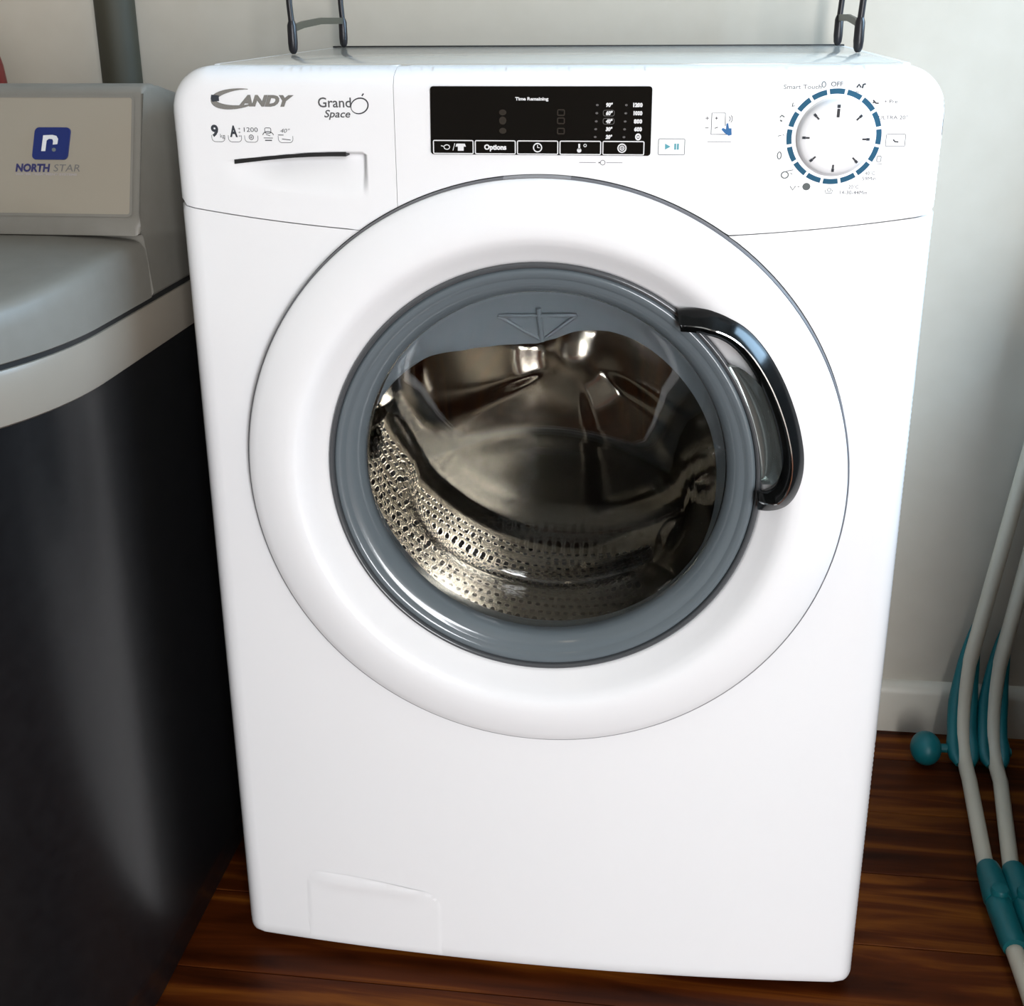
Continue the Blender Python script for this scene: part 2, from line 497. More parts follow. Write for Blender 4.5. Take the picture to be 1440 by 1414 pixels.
# feet
for x in (-.25, .25):
    for y in (.06, .38):
        vs = []; n = 20
        for r, z in ((.018, 0), (.02, .004), (.02, .010), (.008, .011), (.008, .03)):
            for i in range(n): vs.append((x+r*math.cos(2*PI*i/n), y+r*math.sin(2*PI*i/n), z))
        fs = [(q*n+i, q*n+(i+1) % n, (q+1)*n+(i+1) % n, (q+1)*n+i) for q in range(4) for i in range(n)] + [tuple(reversed(range(n)))]
        obj('foot', vs, fs, 'shell', wm)

# worktop: hood with the cabinet's rounded shoulders, a glossy plate and slim side ridges
hood = [(-HW+.0008, .800)] + [(-HW+.0008+.0335*(1-math.cos(a)), .8155+.0335*math.sin(a)) for a in [PI/2*i/10 for i in range(11)]]
hood = hood + [(-x, z) for x, z in reversed(hood)]
hn = len(hood)
vs = [(x, y, z-.0003) for y in (.012, .434) for x, z in hood]
fs = [(i, hn+i, hn+i+1, i+1) for i in range(hn-1)] + [tuple(range(hn, 2*hn))]
obj('worktop', vs, fs, 'plastic', wm, angle=30)
box('worktop_plate', (-.2705, .050, .8462), (.2705, .430, .8500), 'gloss', wm, bev=.0008)
for s in (-1, 1):
    x0, x1 = sorted((s*.2725, s*.2790))
    box('side_ridge', (x0, .060, .8420), (x1, .431, .8494), 'plastic', wm, bev=.0012)
box('rear_gap_shade', (-.2775, .4305, .8465), (.2775, .4345, .8512), 'slot', wm, bev=.0006)  # dark strip standing in for the shaded gap behind the worktop

# --- door
dc = (0, 0, ZC)
door = bpy.data.objects.new('door', None); C.objects.link(door); door.location = (0, -.01, ZC); door.parent = wm
def ring_prof():
    P = [(.2480, .006), (.2480, -.0165), (.2476, -.0195), (.2460, -.0212), (.240, -.0236), (.232, -.0266), (.223, -.0290), (.214, -.0305), (.207, -.0305),
         (.202, -.0285), (.197, -.0242), (.192, -.0188), (.187, -.0138), (.1835, -.0105), (.1815, -.0085), (.181, 0.0)]
    return P
lathe('door_ring', ring_prof(), 'ringw', door, dc, 180, angle=60)
lathe('seam_ring', [(.2478, .004), (.2478, -.0178), (.2482, -.0184), (.2490, -.0180), (.2496, -.0160), (.2498, .004)], 'seam', door, dc, 180, angle=60)
lathe('seam_tab', [(.2480, .0), (.2480, -.0181), (.2484, -.0187), (.2493, -.0183), (.2499, -.0162), (.2501, .0)], 'seamtab', door, dc, 16, math.radians(84.6), math.radians(96.5), angle=60, closed_prof=True)
lathe('bezel_lip', [(.1812, .002), (.1812, -.0095), (.1800, -.0115), (.1780, -.0115), (.1768, -.0100), (.1765, -.004)], 'bezdark', door, dc, 160, angle=60)
lathe('bezel', [(.1768, -.0060), (.1755, -.0092), (.1735, -.0100), (.1700, -.0085), (.1680, -.0060), (.1670, -.0052), (.1650, -.0048), (.1610, -.0020), (.1575, .0020), (.1545, .0065), (.1535, .010), (.1540, .016)], 'bezel', door, dc, 160, angle=60)

# glass bowl, lofted from the round rim to a slanted oval end
def bowl():
    rings = []
    n = 96
    A0 = dict(c=Vector((0, .013, ZC)), u=Vector((.1572, 0, 0)), v=Vector((0, 0, .1572)))
    E_ = dict(c=Vector((-.004, .112, .440)), u=Vector((.124, 0, 0)), v=Vector((0, -.046, .098)))
    prof = [(0, 1.0), (.06, .999), (.2, .985), (.4, 0.985), (.6, .995), (.8, 1.02), (.9, 1.03), (.96, 1.02), (1.0, .97), (1.01, .90), (1.015, .75), (1.02, .5), (1.022, .25), (1.023, .06)]
    vs, fs = [], []
    for t, s in prof:
        tt = min(t, 1.0); ex = t-tt
        te = tt
        c = A0['c'].lerp(E_['c'], te) + Vector((0, ex*.35, 0)); u = A0['u'].lerp(E_['u'], te)*s; v = A0['v'].lerp(E_['v'], te**1.3)*s
        for i in range(n):
            a = 2*PI*i/n; vs.append(c+u*math.cos(a)+v*math.sin(a))
    L = len(prof)
    for q in range(L-1):
        for i in range(n): fs.append((q*n+i, q*n+(i+1) % n, (q+1)*n+(i+1) % n, (q+1)*n+i))
    fs.append(tuple(range((L-1)*n, L*n)))
    o = obj('glass_bowl', vs, fs, 'glass', door, angle=80)
    sd = o.modifiers.new('thickness', 'SOLIDIFY'); sd.thickness = .0045; sd.offset = 0
    return o
bowl()

# handle: a bowed glossy strap on the right of the ring
def hpath():
    cps = [(52, .177), (50, .184), (47.5, .192), (44, .199), (40, .2035), (35, .2055), (29, .2060), (22, .2060), (15, .2060), (9, .2055), (4.5, .203), (1, .1985), (-1.2, .192), (-2.4, .185), (-2.8, .178)]
    out = []
    for i in range(len(cps)-1):
        p0 = cps[max(i-1, 0)]; p1 = cps[i]; p2 = cps[i+1]; p3 = cps[min(i+2, len(cps)-1)]
        for k in range(5):
            t = k/5
            f = lambda j: .5*((2*p1[j])+(-p0[j]+p2[j])*t+(2*p0[j]-5*p1[j]+4*p2[j]-p3[j])*t*t+(-p0[j]+3*p1[j]-3*p2[j]+p3[j])*t**3)
            out.append((f(0), f(1)))
    out.append(cps[-1]); return out
hp = hpath()
# cross section in (outward normal, depth): outer wall, crest, inner face
def handle(name, sec, m, parent):
    pts3 = [Vector((r*math.cos(math.radians(a)), 0, ZC+r*math.sin(math.radians(a)))) for a, r in hp]
    vs, fs = [], []; L = len(pts3); n = len(sec)
    for i, p in enumerate(pts3):
        t = (pts3[min(i+1, L-1)]-pts3[max(i-1, 0)]).normalized()
        o_ = Vector((-t.z, 0, t.x)); 
        if o_.dot(p-Vector((0, 0, ZC))) < 0 and 5 < i < L-5: o_ = -o_
        if i <= 5 or i >= L-6:
            o_ = o_ if o_.dot(p-Vector((.165, 0, .60))) > 0 else -o_
        e = min(i, L-1-i)/(L*.16); e = min(1, .45+.55*e)
        for w, y in sec: vs.append(p+o_*w*(.75+.25*e)+Vector((0, -.012+(y+.012)*e, 0)))
    for i in range(L-1):
        for k in range(n): fs.append((i*n+k, i*n+(k+1) % n, (i+1)*n+(k+1) % n, (i+1)*n+k))
    fs.append(tuple(range(n))); fs.append(tuple(range((L-1)*n, L*n)))
    bm = bmesh.new(); bv = [bm.verts.new(v) for v in vs]
    for f in fs: bm.faces.new([bv[k] for k in f])
    return frombm(name, bm, m, parent, angle=38)
hd = handle('handle', [(.0090, -.012), (.0098, -.022), (.0092, -.0275), (.0075, -.0315), (-.0020, -.0425), (-.0026, -.0430), (-.0034, -.0424), (-.0095, -.0330), (-.0098, -.0270), (-.0070, -.012)], 'hblack', door)
handle('handle_highlight', [(-.0018, -.0424), (-.0018, -.0434), (-.0026, -.0436), (-.0032, -.0426)], 'chrome', hd)  # bright metal strip along the crest stands in for its highlight
# chrome pocket behind the strap
pk = []; vs = []; fs = []
na_, nr_ = 40, 8
for i in range(na_+1):
    a = math.radians(35-33*i/na_)
    w = math.sin(PI*min(1, max(0, i/na_)))**.35
    for j in range(nr_+1):
        t = j/nr_; r = .1800+(.0185*w+.001)*t
        y = -.0105-.0085*t*t-.002+.0035*math.sin(PI*t)
        vs.append((r*math.cos(a), y-.0025*t*0, ZC+r*math.sin(a)))
for i in range(na_):
    for j in range(nr_): fs.append((i*(nr_+1)+j, i*(nr_+1)+j+1, (i+1)*(nr_+1)+j+1, (i+1)*(nr_+1)+j))
pk = obj('handle_pocket', [(x, y-.0125*min(1, max(0, (math.hypot(x, z-ZC)-.1815)/.012)), z) for x, y, z in vs], fs, 'hgrey', door, angle=80)

# --- rubber gasket, drum
def gasket():
    n = 160; vs, fs = [], []
    tab = [(-90, .168), (-50, .168), (-30, .163), (-8, .152), (12, .145), (31, .138), (55, .131), (65, .126), (78, .116), (86, .107), (95, .102), (105, .104), (117, .110), (128, .119), (140, .136), (155, .150), (165, .158), (185, .166), (230, .168), (270, .168)]
    def rin(a):
        d = math.degrees(a) % 360
        if d > 270: d -= 360
        for (d0, r0), (d1, r1) in zip(tab, tab[1:]):
            if d0 <= d <= d1: t = (d-d0)/(d1-d0); return r0+(r1-r0)*t
    def mx(a, t, r0=.174): return r0+(rin(a)-r0)*t
    prof = [(0, .0165, -.0120), (0, .0170, -.008), (0, .0180, 0), (.12, .021, 0), (.3, .027, 0), (.55, .034, 0), (.8, .040, 0), (.93, .043, 0), (1, .0455, -.0005), (1, .0475, 0), (.97, .049, .002), (.6, .050, .004), (0, .052, .004)]
    k = len(prof)
    for i in range(n):
        a = 2*PI*i/n
        for p in prof:
            r, y = mx(a, p[0])+p[2], p[1]
            vs.append((r*math.cos(a), y, ZC+r*math.sin(a)))
    for i in range(n):
        j = (i+1) % n
        for q in range(k-1): fs.append((i*k+q, i*k+q+1, j*k+q+1, j*k+q))
    return obj('rubber_gasket', vs, fs, 'rubber', wm, angle=60)
gk = gasket()
# moulded V rib at the crown of the gasket
def bar(p, q, r=.0016):
    return sweep('gasket_rib', [p, q], r, 'rubber', gk, n=8)
gz = ZC
bar((-.040, .0335, gz+.128), (-.004, .0440, gz+.1045)); bar((.026, .0335, gz+.130), (-.004, .0440, gz+.1045))
bar((-.040, .0335, gz+.128), (.026, .0335, gz+.130)); bar((-.006, .0310, gz+.136), (-.004, .0440, gz+.1045), .0022)

lathe('drum_lip', [(.181, .056), (.1795, .052), (.181, .048), (.187, .047), (.205, .049), (.225, .054), (.233, .062), (.2358, .072)], 'steel', wm, dc, 128, angle=60)
lathe('drum_wall', [(.2358, .070), (.2365, .085), (.2365, .36), (.233, .376), (.224, .384)], 'steel', wm, dc, 160, angle=60)
def drum_back():
    nr, na = 40, 144; vs, fs = [], []
    def yb(r, a):
        w = sstep(.03, .07, r)*(1-sstep(.175, .215, r))
        lobe = sstep(-.1, .75, math.cos(3*(a-math.radians(65))+2.2*(r-.1)))
        return .384-.020*math.exp(-(r/.05)**2)-.016*w*lobe-.004*(1-r/.226)
    for i in range(nr+1):
        r = .0005+.2255*i/nr
        for q in range(na):
            a = 2*PI*q/na; vs.append((r*math.cos(a), yb(r, a), ZC+r*math.sin(a)))
    for i in range(nr):
        for q in range(na): fs.append((i*na+q, i*na+(q+1) % na, (i+1)*na+(q+1) % na, (i+1)*na+q))
    fs.append(tuple(range(na)))
    return obj('drum_back', vs, fs, 'steel3', wm, angle=80)
drum_back()
# lifters: three long rounded fins on the drum wall
def lifter(a0):
    vs, fs = [], []; ny, na2 = 14, 14
    for i in range(ny+1):
        t = i/ny; y = .112+.245*t
        hgt = .062*(math.sin(PI*min(max((t*1.08-.02), 0), 1)))**.45*(1-.25*t)
        for j in range(na2+1):
            s = -1+2*j/na2
            a = a0+s*.22*(1-.25*t)+.10*(t-.5)
            r = .2362-hgt*(math.cos(s*PI/2))**.75 if abs(s) < 1 else .2362
            vs.append((r*math.cos(a), y, ZC+r*math.sin(a)))
    for i in range(ny):
        for j in range(na2): fs.append((i*(na2+1)+j, i*(na2+1)+j+1, (i+1)*(na2+1)+j+1, (i+1)*(na2+1)+j))
    return obj('lifter', vs, fs, 'steel2', wm, angle=60)
for a in (65, 185, 305): lifter(math.radians(a))
# perforations: rows of round holes and slots in the lower drum wall, each a sunk dark mouth with a bright rim
def perforations():
    bmh = bmesh.new(); bmr = bmesh.new()
    def spot(bm, a, y, ra, ry, dr, n=10):
        R = .2362-dr; vv = []
        for i in range(n):
            t = 2*PI*i/n; ca, sa = math.cos(t), math.sin(t)
            # rounded slot
            aa = a+ra*math.copysign(abs(ca)**.8, ca)/R; y2 = y+ry*math.copysign(abs(sa)**.8, sa)
            vv.append(bm.verts.new((R*math.cos(aa), y2, ZC+R*math.sin(aa))))
        bm.faces.new(vv)
    rows = [(.090, 'r'), (.105, 's'), (.122, 'r'), (.138, 'r'), (.155, 'r'), (.17, 's'), (.187, 'r'), (.202, 'r'), (.217, 'r'), (.234, 's'), (.251, 'r'), (.266, 'r'), (.281, 'r'), (.298, 's'), (.315, 'r'), (.330, 'r'), (.345, 'r')]
    for q, (y, kd) in enumerate(rows):
        st = .0092/.2362; a = math.radians(196)+(q % 2)*st/2
        while a < math.radians(350):
            dgr = math.degrees(a)
            if abs(dgr-305) > 12.5:
                if kd == 'r':
                    spot(bmr, a, y, .0036, .0036, .0003); spot(bmh, a, y, .0028, .0028, .0006)
                else:
                    spot(bmr, a, y, .0036, .0068, .0003); spot(bmh, a, y, .0028, .0060, .0006)
            a += st
    o1 = frombm('perforation_rims', bmr, 'dimple', wm, smooth=False); o1['kind'] = 'stuff'
    o2 = frombm('perforation_holes', bmh, 'hole', wm, smooth=False); o2['kind'] = 'stuff'
perforations()
# drum tub behind (closes the cabinet inside)
lathe('tub', [(.176, .054), (.182, .045), (.255, .046), (.262, .06), (.262, .40), (.24, .41), (.0001, .41)], 'shell', wm, dc, 64)

# --- lower-left filter flap
def flap():
    xl, xr, zb, zt = -.233, -.094, .0135, .098
    o = []
    for i in range(25):
        t = i/24; x = xl+(xr-xl)*t; o.append((x, zb))
    r = .022
    o += [(xr, zb+.02)] + [(xr-r+r*math.cos(a), .068+r*math.sin(a)) for a in [PI/2*i/10 for i in range(11)]]
    n = 16
    for i in range(1, n+1):
        t = i/n; x = xr-r+(xl+.016-(xr-r))*t; o.append((x, .090+.009*math.sin(PI/2*t)))
    o += [(xl+.016-.014*math.sin(a)*1.0, .099-.02*(1-math.cos(a))) for a in [PI/2*i/6 for i in range(1, 7)]]
    o += [(xl+.001, .05)]
    g = []
    x = xl
    while x < xr:
        z = zb
        while z < zt: g.append((x, z)); z += .004
        x += .004
    def fy(x, z):
        d = min(pdist((x, z), o), .004)/.004 if z > .02 else min(xr-x, x-xl, .004)/.004
        return edge_y(x, z)-.0002-.0005*sstep(0, 1, d)-.0012*math.exp(-((z-.088+.05*(x+.19)*.5)/.008)**2)*sstep(-.23, -.20, x)*(1-sstep(-.13, -.10, x))
    sheet('filter_flap', o, g, fy, 'enamel', wm, rim=0, margin=.0003)
flap()

# --- drawer grip slot
vs, fs = [], []
n = 30
for i in range(n+1):
    t = i/n; x = -.2445+.0925*t; z = .7785+.0072*math.sin(t*PI/2*.95)
    th = .0017*(1+.25*abs(2*t-1))
    vs += [(x, drawer_y(x, .795)-.0006, z+th*.6), (x, drawer_y(x, .795)-.0006, z-th), (x, drawer_y(x, .795)+.012, z-th), (x, drawer_y(x, .795)+.012, z+th*.6)]
for i in range(n):
    for k in range(4): fs.append((4*i+k, 4*i+(k+1) % 4, 4*i+4+(k+1) % 4, 4*i+4+k))
fs += [(0, 1, 2, 3), (4*n+3, 4*n+2, 4*n+1, 4*n)]
obj('grip_slot', vs, fs, 'slot', drw, smooth=False)

# --- print helpers on the curved front
def on_front(me, x, z, name, m, parent, lift=.00025, rot=0):
    c_, s_ = math.cos(rot), math.sin(rot)
    for v in me.vertices:
        a, b = v.co.x, v.co.y
        X, Z = x+a*c_-b*s_, z+a*s_+b*c_
        v.co = (X, edge_y(X, Z)-lift, Z)
    return fin(name, me, m, parent, smooth=False)

def fit_text(body, x0, x1, z0, h, m, parent, shear=0, bold=0, lift=.00025, name='lettering', rot=0):
    """text with cap height h whose width spans x0..x1"""
    me = text_mesh(body, h/.69, shear, bold)
    if len(me.vertices) == 0: return None
    lo = min(v.co.x for v in me.vertices); hi = max(v.co.x for v in me.vertices)
    k = (x1-x0)/(hi-lo)
    for v in me.vertices: v.co.x = (v.co.x-lo)*k
    return on_front(me, x0, z0, name, m, parent, lift, rot)

def strip2d(path, w, closed=False):
    """flat stroke mesh data from 2D polyline; w may be a list"""
    n = len(path); vs, fs = [], []
    for i, p in enumerate(path):
        a = path[(i-1) % n] if closed else path[max(i-1, 0)]; b = path[(i+1) % n] if closed else path[min(i+1, n-1)]
        dx, dz = b[0]-a[0], b[1]-a[1]; l = math.hypot(dx, dz) or 1
        ww = (w[i] if isinstance(w, list) else w)/2
        vs += [(p[0]-dz/l*ww, p[1]+dx/l*ww), (p[0]+dz/l*ww, p[1]-dx/l*ww)]
    for i in range(n if closed else n-1):
        j = (i+1) % n; fs.append((2*i, 2*i+1, 2*j+1, 2*j))
    return vs, fs

def marks(name, strokes, m, parent, lift=.00025, polys=()):
    """several strokes / polygons as one printed mark; strokes: (path, width, closed)"""
    vs, fs = [], []
    for path, w, cl_ in strokes:
        a, b = strip2d(path, w, cl_); o = len(vs); vs += a; fs += [tuple(k+o for k in f) for f in b]
    for poly in polys:
        o = len(vs); vs += list(poly); fs.append(tuple(range(o, o+len(poly))))
    return obj(name, [(x, edge_y(x, z)-lift, z) for x, z in vs], fs, m, parent, smooth=False)

def ell(cx, cz, rx, rz, n=24, a0=0, a1=2*PI, tilt=0):
    full = abs(a1-a0-2*PI) < 1e-6
    o = []
    for i in range(n if full else n+1):
        a = a0+(a1-a0)*i/n; x, z = rx*math.cos(a), rz*math.sin(a)
        o.append((cx+x*math.cos(tilt)-z*math.sin(tilt), cz+x*math.sin(tilt)+z*math.cos(tilt)))
    return o
def rrect(x0, x1, z0, z1, r, n=5):
    o = []
    for cx, cz, a in ((x1-r, z1-r, 0), (x0+r, z1-r, PI/2), (x0+r, z0+r, PI), (x1-r, z0+r, 1.5*PI)):
        for i in range(n+1): o.append((cx+r*math.cos(a+PI/2*i/n), cz+r*math.sin(a+PI/2*i/n)))
    return o

# maker's badge: swept C and letters
cp = ell(-.2375, .8268, .0205, .0066, 30, math.radians(62), math.radians(318), math.radians(6))
cw = [.0004+.0042*max(0, math.sin(PI*i/30))**1.2 for i in range(31)]
marks('badge_initial', [(cp, cw, False)], 'silver', drw, .0006)
marks('badge_block', [], 'print_d', drw, .0008, [[(-.2592, .8293), (-.2600, .8262), (-.2588, .8240), (-.2530, .8246), (-.2530, .8288)]])
fit_text('ANDY', -.2375, -.1915, .8213, .0074, 'silver', drw, shear=.32, bold=.0007, lift=.0006, name='badge_letters')
fit_text('Grand', -.1725, -.1460, .8205, .0072, 'print_g', drw, bold=.00012)
fit_text('Space', -.1680, -.1470, .8130, .0054, 'print_g', drw, shear=.25, bold=.00012)
marks('badge_ring', [(ell(-.1395, .8216, .0070, .0056, 28, tilt=.35), [.0006+.0005*abs(math.cos(PI*i/28)) for i in range(28)], True), ([(-.1372, .8290), (-.1358, .8308)], .0010, False)], 'print_mg', drw)
# feature icons
def badge(cx, w=.0110): 
    return (([(cx-w/2, .7985), (cx-w/2, .7962)] + ell(cx-w/2+.003, .7962, .003, .0028, 5, PI, 1.5*PI) + ell(cx+w/2-.003, .7962, .003, .0028, 5, 1.5*PI, 2*PI) + [(cx+w/2, .7985)]), .0004, False)
fit_text('9', -.2622, -.2560, .7978, .0082, 'print_d', drw, bold=.0005)
fit_text('kg', -.2548, -.2512, .7965, .0030, 'print_g', drw)
marks('feature_icon', [badge(-.2565)], 'print_g', drw)
fit_text('A', -.2465, -.2400, .7976, .0080, 'print_d', drw, bold=.0005)
for dz in (0, .0028, .0056): fit_text('+', -.2395, -.2372, .7970+dz, .0020, 'print_mg', drw)
marks('feature_icon', [badge(-.2425)], 'print_g', drw)
fit_text('1200', -.2345, -.2230, .8013, .0034, 'print_mg', drw)
marks('feature_icon', [badge(-.2288), (ell(-.2288, .7972, .0018, .0018, 14), .0006, True), (ell(-.2288, .7972, .0006, .0006, 8), .0005, True)], 'print_g', drw)
marks('feature_icon', [(rrect(-.2172, -.2122, .8005, .8045, .001), .0005, True), (ell(-.2147, .7985, .0045, .0032, 14, PI*.05, PI*.95), .0006, False), ([(-.2185, .7968), (-.2110, .7968)], .0005, False), ([(-.2175, .7950), (-.2118, .7950)], .0008, False), ([(-.2165, .7995), (-.2130, .7985)], .0005, False)], 'print_mg', drw)
fit_text('40\u00b0', -.2045, -.1965, .8010, .0030, 'print_g', drw, shear=.3)
marks('feature_icon', [badge(-.2005, .0120), ([(-.2065, .7992), (-.2020, .7992)], .0006, False), ([(-.2035, .7962), (-.1965, .7955)], .0006, False)], 'print_g', drw)

# --- display
DX0, DX1, DZ0, DZ1 = -.0835, .0828, .7862, .8364
def dplate():
    o = rrect(DX0, DX1, DZ0, DZ1, .0022, 4)
    yb = -.0150
    vs = [(x+ (-.0006 if z < .81 and x < 0 else 0), yb, z) for x, z in o] + [(x, -.009, z) for x, z in o]; n = len(o)
    fs = [tuple(range(n))] + [(i, n+i, n+(i+1) % n, (i+1) % n) for i in range(n)]
    ob = obj('display', vs, fs, 'screen', wm, angle=30); return ob
dsp = dplate()
def dmarks(name, strokes, m, polys=()):
    vs, fs = [], []
    for path, w, cl_ in strokes:
        a, b = strip2d(path, w, cl_); o = len(vs); vs += a; fs += [tuple(k+o for k in f) for f in b]
    for poly in polys:
        o = len(vs); vs += list(poly); fs.append(tuple(range(o, o+len(poly))))
    return obj(name, [(x, -.0152, z) for x, z in vs], fs, m, dsp, smooth=False)
def dtext(body, x0, x1, z0, h, m='print_w', bold=.0001, shear=0):
    me = text_mesh(body, h/.69, shear, bold)
    lo = min(v.co.x for v in me.vertices); hi = max(v.co.x for v in me.vertices); k = (x1-x0)/(hi-lo)
    for v in me.vertices: v.co = (x0+(v.co.x-lo)*k, -.0152, z0+v.co.y)
    return fin('display_lettering', me, m, dsp, smooth=False)
bw = .0306
for i in range(5):
    x0 = -.0820+i*.0323
    dmarks('touch_button', [(rrect(x0, x0+bw, .7869, .7966, .0008, 2), .0008, True)], 'print_w')
bx = [-.0820+i*.0323+bw/2 for i in range(5)]; bz = .7917
dmarks('button_icon', [(ell(bx[0]-.0050, bz, .0022, .0017, 14), .0006, True), ([(bx[0]-.0095, bz+.001), (bx[0]-.0070, bz+.0004)], .0006, False), ([(bx[0]-.0003, bz-.0025), (bx[0]+.0012, bz+.0028)], .0005, False)], 'print_w',
       [[(bx[0]+.0035, bz-.0027), (bx[0]+.0080, bz-.0027), (bx[0]+.0080, bz+.0005), (bx[0]+.0098, bz+.0003), (bx[0]+.0090, bz+.0026), (bx[0]+.0025, bz+.0026), (bx[0]+.0017, bz+.0003), (bx[0]+.0035, bz+.0005)]])
dtext('Options', bx[1]-.0085, bx[1]+.0085, bz-.0016, .0036, bold=.00025)
dmarks('button_icon', [(ell(bx[2], bz, .0031, .0031, 20), .0009, True), ([(bx[2], bz+.0020), (bx[2], bz), (bx[2]+.0015, bz)], .0006, False)], 'print_w')
dmarks('button_icon', [([(bx[3]-.0008, bz+.003), (bx[3]-.0008, bz-.001)], .0014, False), (ell(bx[3]+.0036, bz+.0018, .0010, .0010, 10), .0005, True)], 'print_w', [ell(bx[3]-.0008, bz-.0018, .0017, .0017, 12)])
dmarks('button_icon', [(ell(bx[4]-.001, bz, .0030, .0030, 20), .0009, True), (ell(bx[4]-.001, bz, .0015, .0015, 14), .0008, True)], 'print_w', [ell(bx[4]-.001, bz, .0006, .0006, 8)])
dtext('Time Remaining', -.0190, .0060, .8263, .0022, bold=.00012)
zr = [.8222, .8163, .8104, .8047, .7990]
for i, (t1, t2) in enumerate((('90\u00b0', '1200'), ('60\u00b0', '1000'), ('40\u00b0', '800'), ('30\u00b0', '600'), ('20\u00b0', None))):
    dtext(t1, .0490, .0540, zr[i]-.0004, .0026, bold=.00025, shear=.15)
    dmarks('indicator_dot', [], 'print_led', [ell(.0425-.0003*i, zr[i]+.0008, .0011, .0008, 10)])
    dmarks('indicator_dot', [], 'print_led', [ell(.0640-.0003*i, zr[i]+.0008, .0011, .0008, 10)])
    if t2: dtext(t2, .0690+.0004*i, .0760, zr[i]-.0004, .0026, bold=.00028)
    else: dmarks('spin_icon', [(ell(.0733, zr[i]+.0010, .0017, .0020, 14), .0012, True)], 'print_w', [ell(.0733, zr[i]+.001, .0008, .0009, 8)])
for i in (1, 2): dmarks('temperature_frame', [(rrect(.0470, .0552, zr[i]-.0012, zr[i]+.0030, .0014, 3), .0004, True)], 'print_led')
for z in (.8175, .8115, .8040):
    dmarks('dim_icon', [], 'print_dim', [ell(-.0285, z, .0028, .0022 if z != .8115 else .003, 14)])
    dmarks('dim_icon', [(rrect(.0130, .0180, z-.002, z+.002, .0006, 2), .0009, True)], 'print_dim')
# small key mark under the display, start/pause key, phone hint
marks('key_mark', [([(.0295, .7808), (.0420, .7808)], .0003, False), ([(.0500, .7808), (.0620, .7808)], .0003, False), (ell(.0472, .7808, .0018, .0018, 12), .0004, True), ([(.0440, .7808), (.0456, .7808)], .0008, False)], 'print_g', fas)
marks('start_pause_key', [(rrect(.0885, .1080, .7868, .7985, .0008, 2), .0004, True)], 'print_pale', fas)
marks('start_pause_symbol', [([(.1010, .7906), (.1010, .7950)], .0014, False), ([(.1030, .7906), (.1030, .7950)], .0014, False)], 'print_teal', fas, .00025, [[(.0935, .7906), (.0975, .7928), (.0935, .7950)]])
marks('phone_outline', [([(.1400, .8020), (.1380, .8018), (.1270, .8018), (.1270, .8172), (.1368, .8172), (.1372, .8080)], .0005, False)], 'print_mg', fas)
marks('phone_icons', [([(.1295, .8135), (.1315, .8135)], .0006, False), ([(.1305, .8145), (.1305, .8125)], .0006, False), ([(.1295, .8062), (.1318, .8070)], .0006, False),
      ([(.1225, .8135), (.1250, .8135)], .0005, False), ([(.1238, .8147), (.1238, .8123)], .0005, False), ([(.1225, .8065), (.1250, .8065)], .0005, False),
      (ell(.1405, .8130, .0016, .0026, 10, -1.2, 1.2), .0005, False), (ell(.1390, .8130, .0016, .0018, 10, -1.2, 1.2), .0005, False), ([(.1245, .7965), (.1420, .7965)], .0004, False)], 'print_g', fas)
marks('hand_symbol', [], 'print_blue', fas, .0004, [[(.1345, .8053), (.1355, .8065), (.1378, .8055), (.1380, .8095), (.1392, .8100), (.1400, .8062), (.1418, .8062), (.1422, .8015), (.1400, .8008), (.1370, .8028)]])

# --- programme dial
KX, KZ = .2168, .8000
KY = edge_y(KX, KZ)
def seg_ring(i):
    a0 = PI/2-2*PI*(i+.42)/16; a1 = PI/2-2*PI*(i-.42)/16
    o = [(KX+.0345*math.cos(a0+(a1-a0)*k/8), KZ+.0345*math.sin(a0+(a1-a0)*k/8)) for k in range(9)] + [(KX+.0307*math.cos(a1+(a0-a1)*k/8), KZ+.0307*math.sin(a1+(a0-a1)*k/8)) for k in range(9)]
    vs = [(x, edge_y(x, z)-.0004, z) for x, z in o]
    return obj('dial_segment', vs, [tuple(range(len(o)))], 'dialblue', fas, smooth=False)
for i in range(16): seg_ring(i)
knob = lathe('programme_knob', [(.0287, .004), (.0287, -.0006), (.0280, -.0016), (.0271, -.0022), (.0268, -.0045), (.0264, -.0080), (.0256, -.0100), (.0242, -.0113), (.0215, -.0119), (.012, -.0121), (.0001, -.0121)], 'knobw', wm, (KX, KY, KZ), 72, angle=40)
for i in range(8):
    a = PI/2-2*PI*i/8-.02; c_, s_ = math.cos(a), math.sin(a)
    def kb(r0, r1, w, y, m, nm):
        o = [(r0, -w), (r1, -w), (r1, w), (r0, w)]
        yy = lambda r: KY-(.0117 if r > .0225 else .0121 if r > .021 else .0122)-.0004
        obj(nm, [(KX+r*c_-t*s_, yy(r), KZ+r*s_+t*c_) for r, t in o], [(0, 1, 2, 3)], m, knob, smooth=False)
    if i == 0:
        kb(.0216, .0240, .0011, 0, 'print_d', 'knob_mark'); kb(.0150, .0211, .0010, 0, 'print_mg', 'knob_pointer')
    else:
        kb(.0216, .0240, .0009, 0, 'print_d', 'knob_mark'); kb(.0188, .0215, .0006, 0, 'print_mg', 'knob_tail')
